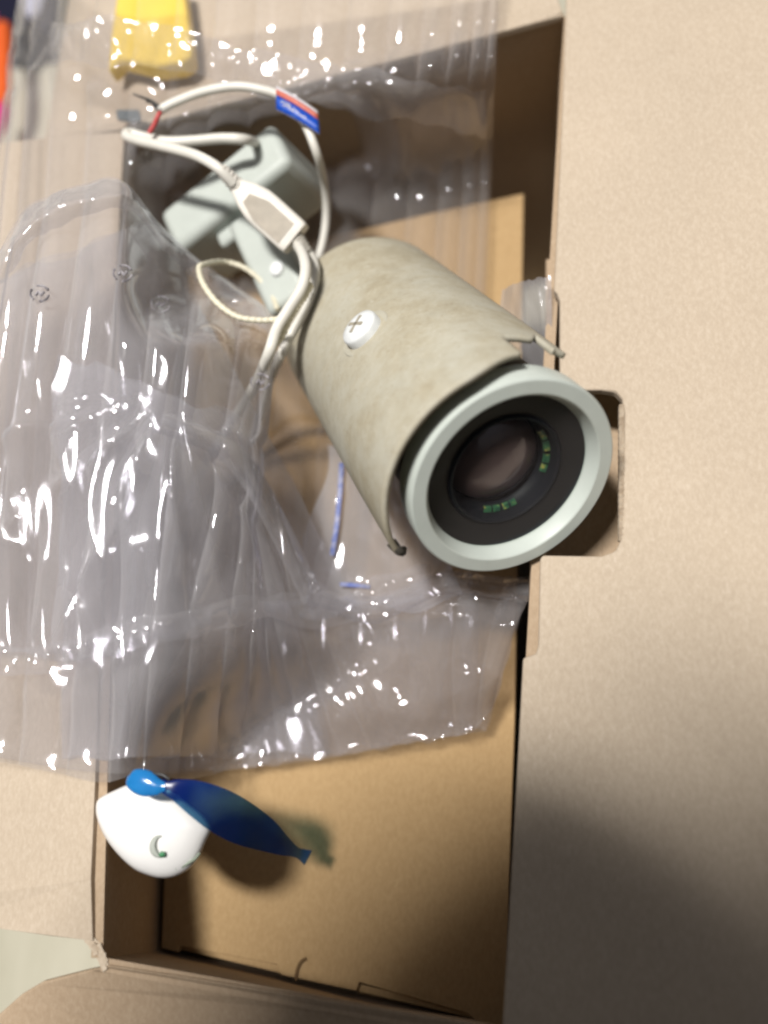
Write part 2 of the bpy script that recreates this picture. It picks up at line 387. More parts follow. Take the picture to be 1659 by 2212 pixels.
# ------------------------------------------------------------------ CCTV camera
R = 0.044
Cc = Vector((1113-PW/2, -(1041-PH/2), -FPX))*(R/241)
vv = -Cc.normalized(); wa = math.radians(48); th = math.radians(42)
ww = Vector((math.cos(wa), -math.sin(wa), 0)); ww = (ww-vv*ww.dot(vv)).normalized()
AX = ROT @ (vv*math.cos(th)+ww*math.sin(th)); CR = ROT @ (vv*math.sin(th)-ww*math.cos(th)); SD = AX.cross(CR)
CW = ROT @ Cc + Vector((0, 0, CAMH))
# local frame: x = crown, y = side, z = forward, in units of R
MC = Matrix.Translation(CW) @ Matrix((CR, SD, AX)).transposed().to_4x4() @ Matrix.Scale(R, 4)
cctv = thing('security_camera', 'dusty grey green bullet security camera lying nose up on the plastic bag', 'security camera', tuple(MC @ Vector((-0.9, 0, -4.2))))
def lathe(name, prof, material, n=96, M=MC, parent=cctv, **kw):
    return MB().lathe(prof, M, n).build(name, material, parent, **kw)
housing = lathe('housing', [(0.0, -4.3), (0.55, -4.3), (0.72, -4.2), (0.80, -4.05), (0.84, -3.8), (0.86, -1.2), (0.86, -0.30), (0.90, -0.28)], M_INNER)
ring = lathe('front_ring', [(0.84, -0.34), (0.97, -0.33), (0.995, -0.30), (1.0, -0.27), (1.0, -0.035), (0.994, -0.012), (0.978, 0.0), (0.858, 0.0), (0.846, -0.008), (0.805, -0.085), (0.796, -0.12), (0.79, -0.14), (0.78, -0.60)], M_HOUS, 128, angle=22)
lathe('dark_bezel', [(0.795, -0.15), (0.60, -0.19), (0.575, -0.20), (0.55, -0.62)], M_BLACK)
lathe('lens_barrel', [(0.57, -0.25), (0.565, -0.19), (0.545, -0.175), (0.525, -0.19), (0.515, -0.30), (0.505, -0.36), (0.49, -0.38), (0.47, -0.44)], M_BARREL)
dome = [(0.475*math.sin(a), -0.50+0.20*math.cos(a)) for a in [math.pi/2*(1-k/14) for k in range(15)]]
dome[-1] = (0.001, dome[-1][1])
lathe('lens', dome, M_LENS)
lathe('front_glass', [(0.787, -0.13), (0.4, -0.13), (0.001, -0.13)], M_GLASS)
# green board segments round the lens
def seg(a0, a1):
    mb = MB(); n = 6; rows = []
    for r, z in ((0.450, -0.325), (0.458, -0.30), (0.500, -0.285), (0.510, -0.30)):
        rows.append([MC @ Vector((r*math.cos(a), r*math.sin(a), z)) for a in [lerp(a0, a1, k/n) for k in range(n+1)]])
    mb.grid(rows); mb.build('led_board_segment', M_LED, cctv)
def ang_img(deg):
    """angle in the lens plane whose picture direction (x right, y down) is deg"""
    best = None; ci = None
    for k in range(720):
        a = math.pi*k/360; p = MC @ Vector((0.5*math.cos(a), 0.5*math.sin(a), -0.4)); c = MC @ Vector((0, 0, -0.4))
        d = ROT.transposed() @ (p-Vector((0, 0, CAMH))); e = ROT.transposed() @ (c-Vector((0, 0, CAMH)))
        dx = d.x/-d.z-e.x/-e.z; dy = -(d.y/-d.z-e.y/-e.z); t = math.degrees(math.atan2(dy, dx))
        er = abs((t-deg+180) % 360-180)
        if best is None or er < best: best = er; ci = a
    return ci
for d0, d1 in ((-42, -31), (-29, -18), (-14, -4), (-2, 8), (67, 76), (78, 87), (91, 100), (102, 111)):
    a0, a1 = ang_img(d0), ang_img(d1)
    if abs(a1-a0) > math.pi: a1 += 2*math.pi*(1 if a1 < a0 else -1)
    seg(a0, a1)
# rear gland
lathe('cable_gland', [(0.001, -4.75), (0.28, -4.75), (0.33, -4.70), (0.33, -4.3), (0.40, -4.28)], M_BLACK, 24)

# sun shield: a bent sheet with a window near its right front corner
def shield_pt(a, z, r):
    zz = (z+0.0)
    rr = r*(1.0-0.012*max(0, -z-1))
    return MC @ Vector((rr*math.cos(a)+0.035, rr*math.sin(a)+0.055, zz))
A0, A1 = math.radians(-70), math.radians(78)
NA, NZ = 90, 84
def zfront(a):
    d = math.degrees(a)
    z = 0.02
    z += -0.14*smooth(-15, -42, d)-0.20*smooth(-56, -64, d)                 # set back towards the right corner
    z += -0.05*smooth(55, 84, d)
    return z
def zback(a):
    d = math.degrees(a); return -4.02 + 0.10*(d/70)**2
def shield_mesh(hole):
    mb = MB(); vid = {}
    def vert(i, j):
        if (i, j) not in vid:
            a = lerp(A0, A1, i/NA); z = lerp(zback(a), zfront(a), j/NZ)
            vid[(i, j)] = len(mb.v); mb.v.append(tuple(shield_pt(a, z, 1.17)))
        return vid[(i, j)]
    for i in range(NA):
        for j in range(NZ):
            if hole(math.degrees(lerp(A0, A1, (i+.5)/NA)), (j+.5)/NZ): continue
            mb.f.append([vert(i, j), vert(i+1, j), vert(i+1, j+1), vert(i, j+1)]); mb.m.append(0)
    return mb
def hole(d, t):
    # open window in the right side near the front; a thin rib stays along its outer and rear edge
    return (-62 < d < -42) and (0.90 < t < 1.0)
sh = shield_mesh(hole).build('sun_shield', [M_SHIELD, M_INNER, M_HOUS], cctv, angle=60)
md = sh.modifiers.new('thickness', 'SOLIDIFY'); md.thickness = 0.0024; md.offset = 0; md.material_offset_rim = 0; md.use_rim = True
# lower left lip of the shield: a rolled hook
mb = MB(); pts = []
for k in range(22):
    t = k/21; a = math.radians(lerp(74, 86, t)); pts.append(shield_pt(a, -0.10-0.10*t+0.10*math.sin(t*3.1), 1.17-0.05*t))
mb.tube(pts, lambda t: 0.0022*(1-0.4*t), 8); mb.build('shield_hook', M_INNER, cctv)
# rear edge of the shield: end wall coloured dark for the shade in the gap
mb = MB(); rows = []
for r in (1.165, 1.0, 0.8):
    rows.append([shield_pt(lerp(A0, A1, k/60), zback(lerp(A0, A1, k/60))+0.10, r) for k in range(61)])
mb.grid(rows); mb.build('rear_plate', M_INNER, cctv)

# screw on the crown
sa = math.radians(3); sn = (MC.to_3x3() @ Vector((math.cos(sa), math.sin(sa), 0))).normalized()
sp = shield_pt(sa, -1.75, 1.17)
st = AX.copy(); sb = sn.cross(st).normalized()
MS = Matrix.Translation(sp) @ Matrix((st, sb, sn)).transposed().to_4x4() @ Matrix.Scale(0.0090, 4)
M_SCREW = simple('white_painted_screw', (0.66, 0.68, 0.68), 0.5, 0.4, 0.06, 300)
screw = MB().lathe([(1.0, -0.1), (1.0, 0.45), (0.93, 0.58), (0.6, 0.70), (0.25, 0.74), (0.001, 0.745)], MS, 40).build('screw', M_SCREW, cctv, angle=50)
mb = MB(); m3 = MS.to_3x3()
for a in (0.5, 0.5+math.pi/2):
    mb.box(MS @ Vector((0, 0, 0.72)), (m3 @ Vector((0.5*math.cos(a), 0.5*math.sin(a), 0)), m3 @ Vector((-0.09*math.sin(a), 0.09*math.cos(a), 0)), m3 @ Vector((0, 0, 0.04))))
mb.build('cross_recess', simple('screw_recess_grime', (0.30, 0.27, 0.21), 0.8), screw, smooth_=False)
MB().lathe([(1.0, 0.03), (1.35, 0.04), (1.38, 0.0)], MS, 40).build('washer_ring', simple('screw_washer', (0.38, 0.36, 0.29), 0.7), screw)

# mounting bracket
def rbox(name, c, X, Y, Z, material, bev=0.004, parent=cctv):
    mb = MB().box(c, (X, Y, Z)); return mb.build(name, material, parent, bevel=bev, angle=30)
ctr = P(487, 412, -0.012)
bx = (P(614, 302, 0.012)-P(362, 505, -0.016))           # long direction of base
bxh = bx/2; bxd = bx.normalized()
armd = (P(660, 640, -0.012)-P(500, 470, -0.012)).normalized()
armd = (armd-bxd*armd.dot(bxd)).normalized(); nrm = bxd.cross(armd).normalized()
if nrm.z < 0: nrm = -nrm
rbox('bracket_base', ctr-nrm*0.022, bxh, armd*0.0150, nrm*0.026, M_BRKT, 0.005)
rbox('bracket_arm', P(585, 560, -0.016)-nrm*0.006, armd*0.032, bxd*0.0135, nrm*0.012, M_BRKT, 0.004)
rbox('bracket_web', ctr+armd*0.014-nrm*0.024, armd*0.010, bxd*0.020, nrm*0.018, M_BRKT, 0.003)
rbox('pivot_block', P(660, 640, -0.03)-nrm*0.006, armd*0.012, bxd*0.016, nrm*0.014, M_BRKT, 0.004)

bc = P(612, 590, -0.016)+nrm*0.0062
MBt = Matrix.Translation(bc) @ Matrix((armd, nrm.cross(armd), nrm)).transposed().to_4x4() @ Matrix.Scale(0.0042, 4)
MB().lathe([(1.0, -0.6), (1.0, 0.25), (0.85, 0.4), (0.3, 0.45), (0.001, 0.45)], MBt, 24).build('pivot_bolt', M_SCREW, cctv, angle=40)
# cables
def cable(name, pts, rad, material, parent=cctv, n=70, seg=12):
    w = [P(*curve(pts, k/n)[:3]) for k in range(n+1)]
    return MB().tube(w, rad, seg).build(name, material, parent)
cable('cable', [(345, 238, 0.034), (380, 220, 0.035), (440, 198, 0.037), (505, 187, 0.038), (560, 193, 0.036), (612, 212, 0.032), (655, 262, 0.026), (684, 330, 0.018), (701, 400, -0.007), (705, 460, -0.022), (698, 520, -0.030), (682, 575, -0.036)], 0.0023, M_CABLE)
cable('cable', [(505, 398, 0.030), (470, 362, 0.037), (420, 335, 0.036), (350, 316, 0.034), (300, 304, 0.032), (274, 294, 0.029), (280, 288, 0.026), (310, 296, 0.024), (360, 306, 0.023), (420, 304, 0.021), (480, 299, 0.019), (530, 302, 0.016), (560, 312, -0.004)], 0.0027, M_CABLE)
low = cable('cable', [(642, 528, 0.010), (655, 552, 0.024), (660, 585, 0.027), (650, 625, 0.026), (622, 670, 0.025), (598, 710, 0.024), (582, 760, 0.023), (562, 810, 0.007), (535, 860, -0.012), (505, 905, -0.030), (470, 960, -0.045), (430, 1030, -0.066), (400, 1100, -0.070)], 0.0027, M_CABLE)
cable('cable', [(665, 540, -0.001), (680, 575, 0.010), (678, 620, 0.010), (660, 670, 0.010), (630, 720, 0.006), (605, 770, 0.002), (580, 830, -0.026), (560, 900, -0.050), (540, 960, -0.068)], 0.0024, M_CABLE)
cable('red_wire', [(352, 232, 0.034), (342, 250, 0.034), (334, 268, 0.032), (322, 288, 0.030)], 0.0012, M_RED, n=20)
cable('black_wire', [(350, 236, 0.035), (338, 226, 0.036), (322, 216, 0.037), (306, 210, 0.037), (288, 203, 0.038)], lambda t: 0.0011*(1-0.6*t), M_BLKW, n=20)
cable('black_wire', [(346, 240, 0.035), (336, 232, 0.035), (328, 222, 0.036), (316, 219, 0.036)], lambda t: 0.0009*(1-0.5*t), M_BLKW, n=20)
# ribbed ties
def ribbed(name, pts, r0, r1, nrib, material, parent=cctv):
    n = nrib*6
    w = [P(*curve(pts, k/n)[:3]) for k in range(n+1)]
    return MB().tube(w, lambda t: lerp(r0, r1, t)*(1+0.10*math.sin(t*nrib*2*math.pi)), 12).build(name, material, parent, angle=80)
ribbed('cable_tie', [(600, 690, 0.024), (560, 692, 0.026), (512, 684, 0.028), (470, 655, 0.029), (440, 615, 0.028), (430, 582, 0.026), (440, 572, 0.020), (480, 566, -0.006), (530, 580, -0.012), (580, 625, -0.016), (600, 670, -0.014)], 0.0015, 0.0014, 34, M_TIE)
ribbed('cable_tie', [(668, 615, 0.020), (655, 640, 0.022), (640, 660, 0.023), (622, 690, 0.021), (606, 726, 0.018), (590, 745, 0.016)], 0.0022, 0.0022, 14, M_TIE)

# inline plug
pa, pb = P(515, 405, .026), P(640, 517, .012)
pd = (pb-pa).normalized(); pn = (Vector((0, 0, CAMH))-(pa+pb)/2).normalized(); pn = (pn-pd*pn.dot(pd)).normalized(); ps = pn.cross(pd).normalized()
L = (pb-pa).length
def plug_sec(t):
    wv = [(0, .42), (.06, .55), (.2, .80), (.36, .97), (.5, 1.0), (.96, .98), (1, .93)]
    for (a, va), (b, vb) in zip(wv, wv[1:]):
        if t <= b: return lerp(va, vb, (t-a)/(b-a))
    return wv[-1][1]
mb = MB(); rows = []
hw, hh = 0.0096, 0.0058
for k in range(41):
    t = k/40; s_ = plug_sec(t); c_ = pa+pd*(L*t); r = []
    for j in range(28):
        a = 2*math.pi*j/28; ca, sa_ = math.cos(a), math.sin(a); e = 0.32
        x = math.copysign(abs(ca)**e, ca); y = math.copysign(abs(sa_)**e, sa_)
        r.append(c_+ps*(hw*s_*x)+pn*(hh*(0.55+0.45*s_)*y))
    rows.append(r)
o = len(mb.v); mb.grid(rows, closed_u=True)
mb.f.append(list(range(28))); mb.m.append(0); mb.f.append([40*28+j for j in range(28)]); mb.m.append(0)
plug = mb.build('plug', M_PLUG, cctv, angle=50)
# ribbed grip pad set on the plug's face
M_GRIP = simple('plug_grip', (0.54, 0.49, 0.415), 0.65, 0.3, 0.12, 160)
mb = MB()
for k in range(26):
    t = lerp(.22, .88, k/25); w_ = 0.0062*min(1, 0.45+1.5*(k/25))
    mb.box(pa+pd*(L*t)+pn*(hh*1.0)-ps*0.0012, (ps*w_, pd*(L*.66/26*.33), pn*0.0004))
mb.build('grip_ribs', M_GRIP, plug, smooth_=False)
def boot(a, b, r0, r1):
    n = 30; mb = MB(); w = [a.lerp(b, k/n) for k in range(n+1)]
    mb.tube(w, lambda t: lerp(r0, r1, t)*(1.0 if (t*5) % 1 < .55 else .80), 14); return mb.build('strain_relief', M_PLUG, plug, angle=30)
boot(pa+pd*0.001, P(478, 366, .036), 0.0046, 0.0034)
boot(pb-pd*0.001, P(660, 545, .006), 0.0050, 0.0036)

# flag label folded round the cable
tg = [P(597, 186, .036), P(686, 240, .030), P(691, 292, .026), P(598, 238, .032)]

M_LW = simple('label_white', (0.62, 0.60, 0.62), 0.4, 0.4, 0.03)
M_LR = simple('label_red', (0.52, 0.13, 0.09), 0.4, 0.4, 0.12, 300)
m, nt = mat('label_blue')
c = ramp(nt, tex(nt, 420, 3, 0.6, stretch=(1, 3, 1)), [(0.60, (0.012, 0.07, 0.42)), (0.72, (0.20, 0.32, 0.62))])
finish(nt, c, 0.35); M_LB = m
def band(t0, t1, name, material, parent, lift=0.0):
    mb = MB(); rows = []
    for t in (t0, t1):
        rows.append([tg[0].lerp(tg[1], s).lerp(tg[3].lerp(tg[2], s), t)+Vector((0, 0, lift+0.0012*math.sin(s*3.1))) for s in [k/12 for k in range(13)]])
    mb.grid(rows); return mb.build(name, material, parent, solid=0.0003)
tag_o = band(0, 1, 'label_tag', M_LW, cctv)
band(0.16, 0.40, 'red_band', M_LR, tag_o, 0.0005)
band(0.42, 1.0, 'blue_band', M_LB, tag_o, 0.0005)
mb = MB()                                              # worn white strokes printed on the blue
def lp(s, t): return tg[0].lerp(tg[1], s).lerp(tg[3].lerp(tg[2], s), t)+Vector((0, 0, 0.0010+0.0012*math.sin(s*3.1)))
for (s0, t0, s1, t1) in ((.12, .62, .34, .55), (.16, .74, .36, .60), (.30, .68, .42, .78), (.40, .62, .55, .70), (.55, .74, .72, .70)):
    mb.tube([lp(s0, t0), lp((s0+s1)/2, (t0+t1)/2), lp(s1, t1)], 0.00028, 5)
mb.build('label_print', M_LW, tag_o)

# ------------------------------------------------------------------ air column bag
bag = thing('air_column_bag', 'crumpled clear plastic air column bag under the security camera', 'plastic bag', (-0.1, 0.2, ZI))
def support(px, py, soft=0.0):
    """height of whatever lies under the film in that part of the carton"""
    lw_ = smooth(1640, 1350, py); left = 1-smooth(lerp(262, 300, lw_), lerp(420, 560, lw_)+soft*lerp(120, 300, lw_), px)
    k = smooth(250, 420, px)*smooth(900, 700, px)          # steeper under the weight of the bracket
    far = 1-smooth(296, lerp(620, 400, k), py + 0.24*(px-270))
    q0 = P(px, py, 0.0); fr = max(0, min(1, (px-268)/951)); over = q0.y-lerp(cFL.y, cFR.y, fr)-0.004
    hump = max(0, min(0.05, 0.62*over/(1+0.62*q0.y/CAMH)))*smooth(60, 200, px)   # puffed where it rides over the far rim
    return hump + lerp(ZI+0.014, 0.012, max(left*(1-0.75*k*smooth(320, 420, py)*smooth(760, 640, py)), far))
def sheet(tops, bots, ncol, rows, base, bulge, seam, wr, seed=0, bow=0.0, name='air_column', material=None, pleat=False):
    for c in range(ncol):
        mb = MB(); NS = 16; up_ = []
        jit = random.uniform(0.7, 1.15); ph = random.uniform(0, 50)
        for k in range(rows+1):
            t = k/rows; ru = []
            for s in range(NS+1):
                f = s/NS; u = (c+f)/ncol
                a = curve(tops, u); b = curve(bots, u)
                px = lerp(a[0], b[0], t)+bow*math.sin(math.pi*t); py = lerp(a[1], b[1], t)
                z = base(px, py, u, t)
                sm, crk = seam(px, py, t)                # inflation, crumpling
                amp = bulge*jit*(0.18+0.82*sm)*(0.9+0.25*noise.noise(Vector((c*3.1+seed, t*4, 2))))
                prof = math.sin(math.pi*f)**0.66
                p = P(px, py, z)
                h = noise.noise(Vector((p.x*4, p.y*9, seed)))*0.0034*wr
                h += noise.noise(Vector((p.x*30, p.y*14, seed+2)))*0.0005*wr
                h += noise.noise(Vector((c*7.7+seed, p.y*75+ph, f*0.2)))*0.00016*wr
                h += noise.noise(Vector((c*5.1+seed, p.y*330+ph, f*0.3)))*0.000045*wr
                if pleat:
                    dx, dy = px-372, py-870; dist = math.hypot(dx, dy)
                    if 30 < dist < 620 and dy > 0:
                        an = math.atan2(dy, dx)
                        h += (1-abs(math.sin(an*6.5+0.5*noise.noise(Vector((dist*.006, an, 4))))))**1.6*0.0075*smooth(30, 150, dist)*smooth(620, 380, dist)*smooth(0, 110, dy)
                if crk > 0.01:
                    r1 = 1-abs(noise.noise(Vector((p.x*30+p.y*12, p.y*36, seed+9))))*2.2
                    r2 = 1-abs(noise.noise(Vector((p.x*60-p.y*35, p.y*24, seed+14))))*2.2
                    h += (r1*0.0034+r2*0.0018)*crk*wr
                ru.append(p+Vector((0, 0, amp*prof+h)))
            up_.append(ru)
        mb.grid(up_)
        mb.build(name, material or M_FILM, bag, angle=180)
# back layer: from the far flap down under the camera to the near hem
bt = [(60, -70), (110, -80), (330, -80), (560, -80), (820, -80), (1000, -80), (1082, -80)]
bb = [(-160, 1600), (20, 1640), (240, 1670), (470, 1665), (700, 1640), (900, 1600), (1030, 1570)]
def bz(px, py, u, t):
    z = support(px, py)
    z = lerp(z, support(px, py)-0.006, smooth(0.85, 1, t))
    return z
def bseam(px, py, t):
    c = 165+0.085*(px-300); d = (py-c)/70
    inf = min(1, abs(py-c)/85.0)**0.8
    return inf*(smooth(1.0, 0.8, t) if py > c else 1), 1.5*math.exp(-d*d)+0.35*smooth(0.85, 0.95, t)
sheet(bt, bb, 16, 200, bz, 0.0068, bseam, 1.0, seed=3, bow=-8)
# front layer: lip, belly, cross seal and loose hem
ft = [(-60, 640), (10, 530), (60, 452), (150, 410), (262, 392), (345, 484), (440, 572), (560, 655), (606, 716), (575, 800), (520, 925), (590, 1060), (690, 1262), (790, 1300), (960, 1236), (1080, 1246), (1165, 1256)]
fb = [(-330, 1620), (-200, 1620), (-100, 1630), (0, 1644), (120, 1668), (230, 1690), (320, 1672), (410, 1684), (500, 1664), (580, 1652), (660, 1642), (740, 1632), (820, 1618), (890, 1606), (965, 1594), (1020, 1584), (1066, 1530)]
def fz(px, py, u, t):
    z = support(px, py, 1.0)+0.014
    z += 0.040*smooth(1500, 450, py)*smooth(760, 420, px)
    z += 0.026*smooth(720, 980, px)*smooth(1580, 1250, py)
    z += 0.010*smooth(420, 640, px)*smooth(1560, 1000, py)*smooth(1000, 760, px)
    z = lerp(z, support(px, py, 1.0)+0.004, smooth(0.74, 1, t))
    return z
def fseam(px, py, t):
    c = 1400-0.10*px+38*math.sin(px*0.008); d = (py-c)/48
    inf = min(1, abs(py-c)/90.0)**0.8*smooth(0, 0.06, t)
    if py > c: inf *= 0.5
    if px > 720: inf *= 0.6
    return inf, 0.85*math.exp(-d*d)+0.30*smooth(c, c+70, py)+0.6*smooth(640, 800, px)
sheet(ft, fb, 19, 170, fz, 0.0088, fseam, 1.0, seed=11, bow=-14, pleat=True)
# bunched spare film inside the pouch
for sd, dz in ((21, 0.004), (37, -0.004)):
    rows = []
    for k in range(71):
        t = k/70; r = []
        for i_ in range(91):
            u = i_/90
            px = lerp(lerp(-80, 330, u), lerp(-200, 780, u), t)+20*noise.noise(Vector((t*4, sd, u*2))); py = lerp(lerp(620, 470, u), 1405-0.10*lerp(-200, 780, u)+38*math.sin(lerp(-200, 780, u)*0.008)+28*noise.noise(Vector((u*14, sd, 0))), t)
            p = P(px, py, lerp(support(px, py, 1.0)+0.010, fz(px, py, u, t)-0.012, 0.6)+dz)
            h = (1-abs(noise.noise(Vector((p.x*26+p.y*9, p.y*9, sd))))*2)*0.006+(1-abs(noise.noise(Vector((p.x*60, p.y*22, sd+3))))*2)*0.002
            r.append(p+Vector((0, 0, h-0.006)))
        rows.append(r)
    MB().grid(rows).build('bunched_fold', M_LIP, bag, angle=180)
for sd in (53, 61):
    rows = []
    for k in range(61):
        t = k/60; r = []
        for i_ in range(71):
            u = i_/70
            px = lerp(lerp(120, 520, u), lerp(130, 700, u), t)+26*noise.noise(Vector((t*4, sd, u*2))); py = lerp(lerp(760, 900, u)+30*noise.noise(Vector((u*6, sd, 1))), 1640-16*u+14*noise.noise(Vector((u*9, sd, 0))), t)
            p = P(px, py, max(ZI+0.012, lerp(support(px, py, 1.0)+0.002, fz(px, py, u, t)-0.012, 0.8)))
            dx, dy = px-372, py-800; an = math.atan2(dy, dx)
            h = (1-abs(math.sin(an*5+sd)))**1.5*0.007*smooth(40, 240, math.hypot(dx, dy))*smooth(0, 100, dy)+(1-abs(noise.noise(Vector((p.x*50, p.y*26, sd+3))))*2)*0.002
            r.append(p+Vector((0, 0, h-0.004)))
        rows.append(r)
    MB().grid(rows).build('bunched_fold', M_FOLD, bag, angle=180)
for sd in (71, 83):                                   # loose crumpled hem right of the pleats
    rows = []
    for k in range(61):
        t = k/60; r = []
        for i_ in range(91):
            u = i_/90
            px = lerp(lerp(560, 1140, u), lerp(520, 1050, u), t)+14*noise.noise(Vector((t*5, sd, u*3))); py = lerp(lerp(1300, 1275, u)+24*noise.noise(Vector((u*7, sd, 1))), lerp(1658, 1580, u)+14*noise.noise(Vector((u*11, sd, 0))), t)
            p = P(px, py, fz(px, py, u, lerp(0.3, 1.0, t))-0.003)
            r1 = 1-abs(noise.noise(Vector((p.x*26+p.y*20, p.y*24-p.x*12, sd))))*2.2; r2 = 1-abs(noise.noise(Vector((p.x*62, p.y*50+p.x*30, sd+5))))*2.2
            r.append(p+Vector((0, 0, r1*0.0050+r2*0.0018-0.002)))
        rows.append(r)
    MB().grid(rows).build('bunched_fold', M_LIP, bag, angle=180)
# folded lip of the front layer
def strip(name, line, dx, dy, zoff, material, wv=0.003, n=160, k=10, seed=0):
    rows = []
    for j in range(k+1):
        t = j/k; r = []
        for i in range(n+1):
            x, y = curve(line, i/n)[:2]; x += dx*t; y += dy*t
            z = fz(x, y, 0, 0.0)+zoff+0.006*math.sin(t*math.pi)
            p = P(x, y, z); r.append(p+Vector((0, 0, wv*noise.noise(Vector((p.x*60, p.y*60, seed+t*2)))+wv*.4*noise.noise(Vector((p.x*210, p.y*210, seed+t*3))))))
        rows.append(r)
    return MB().grid(rows).build(name, material, bag, angle=180)
strip('folded_lip', [(-60, 640), (6, 535), (56, 455), (150, 408), (262, 390), (345, 482), (440, 570), (560, 653), (606, 712)], 14, 62, 0.010, M_LIP, seed=2)
strip('folded_lip', [(362, 892), (430, 915), (510, 955), (570, 1030), (630, 1140), (690, 1268)], -34, 40, 0.012, M_LIP, seed=5)
strip('folded_lip', [(690, 1268), (790, 1302), (870, 1275), (960, 1238), (1080, 1248), (1165, 1258)], 4, 46, 0.008, M_LIP, seed=7)
# extra film left of the lens ring, milky to paint in a silvery reflection
mb = MB(); rows = []
for k in range(31):
    t = k/30; r = []
    for i in range(41):
        u = i/40; x = lerp(lerp(708, 900, u), lerp(640, 1000, u), t)+14*math.sin(t*9)*(1-u); y = lerp(lerp(960, 1040, u), lerp(1330, 1300, u)+16*math.sin(u*11), t)
        p = P(x, y, lerp(ZI+.03, -0.028, u)); r.append(p+Vector((0, 0, 0.006*noise.noise(Vector((u*3, t*2, 3)))+0.002*noise.noise(Vector((u*9, t*6, 8))))))
    rows.append(r)
mb.grid(rows).build('film_sheen_patch', M_MILK, bag, angle=180)
# crinkled heat seals across the columns
def seal(line, wpx, zf, sd, nx_=420, k=16):
    rows = []
    for j in range(k+1):
        t = j/k; r = []
        for i in range(nx_+1):
            x, y = curve(line, i/nx_); y += wpx*(t-0.5)*(1+0.5*noise.noise(Vector((i*.03, sd, 0)))); x += 8*noise.noise(Vector((i*.05, t*2, sd)))
            p = P(x, y, zf(x, y))
            r1 = 1-abs(noise.noise(Vector((p.x*85, p.y*40+p.x*30, sd+1))))*2.2; r2 = noise.noise(Vector((p.x*190, p.y*110, sd+2)))
            r.append(p+Vector((0, 0, (r1*0.0030+r2*0.0013)*math.sin(math.pi*min(.95, max(.05, t))))))
        rows.append(r)
    MB().grid(rows).build('heat_seal', M_FILM, bag, angle=180)
seal([(110, 95), (240, 90), (400, 110), (520, 150), (640, 170), (760, 195), (880, 215), (980, 235), (1050, 250)], 95, lambda x, y: bz(x, y, 0, 0.2)+0.010, 90)
seal([(-40, 1425), (90, 1425), (260, 1375), (400, 1350), (490, 1325), (600, 1310), (720, 1330), (830, 1270), (930, 1245)], 60, lambda x, y: fz(x, y, 0, 0.5)+0.008, 95)
# small piece of film standing up between the camera and the right flap
mb = MB(); rows = []
ct = [(1085, 625, -.01), (1110, 612, .0), (1140, 604, .008), (1165, 600, .010), (1190, 596, .010)]
cb = [(1060, 800, -.03), (1100, 800, -.025), (1140, 810, -.02), (1170, 815, -.015), (1196, 820, -.01)]
for k in range(31):
    t = k/30; rows.append([])
    for s in range(41):
        a = curve(ct, s/40); b = curve(cb, s/40); q = [lerp(x, y, t) for x, y in zip(a, b)]
        p = P(*q); rows[-1].append(p+Vector((0, 0, 0.005*noise.noise(Vector((s*.11, t*2, 1)))+0.0015*noise.noise(Vector((s*.3, t*5, 5))))))
mb.grid(rows).build('film_corner', M_MILK, bag, angle=180)
# printed marks
m, nt = mat('blue_print'); finish(nt, ramp(nt, tex(nt, 300, 3), [(0.4, (0.12, 0.16, 0.40)), (0.65, (0.36, 0.37, 0.50))]), 0.5); M_BP = m
m, nt = mat('grey_print'); finish(nt, ramp(nt, tex(nt, 260, 3), [(0.4, (0.12, 0.11, 0.12)), (0.62, (0.34, 0.32, 0.34))]), 0.6); M_GP = m
def stripe(name, pts, wpx, material):
    mb = MB(); r0, r1 = [], []
    for i, (x, y, z) in enumerate(pts):
        x2, y2, _ = pts[min(i+1, len(pts)-1)]; x1, y1, _ = pts[max(i-1, 0)]
        d = math.hypot(x2-x1, y2-y1) or 1; nx_, ny_ = -(y2-y1)/d*wpx/2, (x2-x1)/d*wpx/2
        r0.append(P(x+nx_, y+ny_, z)); r1.append(P(x-nx_, y-ny_, z))
    mb.grid([r0, r1]); return mb.build(name, material, bag, solid=0.0002)
stripe('printed_line', [(738, 1000, ZI+.040), (735, 1060, ZI+.040), (728, 1130, ZI+.040), (718, 1200, ZI+.040)], 11, M_BP)
stripe('printed_line', [(735, 1262, ZI+.040), (765, 1264, ZI+.040), (800, 1268, ZI+.040)], 9, M_BP)
def mark(x, y, z):
    mb = MB()
    for a0 in (0.2, 2.3, 4.4):
        pts = [P(x+20*math.cos(a0+k*0.16), y+17*math.sin(a0+k*0.16), z) for k in range(10)]
        mb.tube(pts, lambda t: 0.00045 if t < .8 else 0.0009*(1.2-t)*2.5, 5)
    pts = [P(x+dx, y+4*math.sin(dx*.5), z) for dx in range(-9, 10, 3)]
    mb.tube(pts, 0.0006, 5)
    mb.build('printed_mark', M_GP, bag)
def ztop(px, py): return fz(px, py, 0, 0.3)+0.010
mark(265, 590, ztop(265, 590)); mark(347, 657, ztop(347, 657)); mark(562, 825, ztop(562, 825)-.006); mark(86, 634, ztop(86, 634))

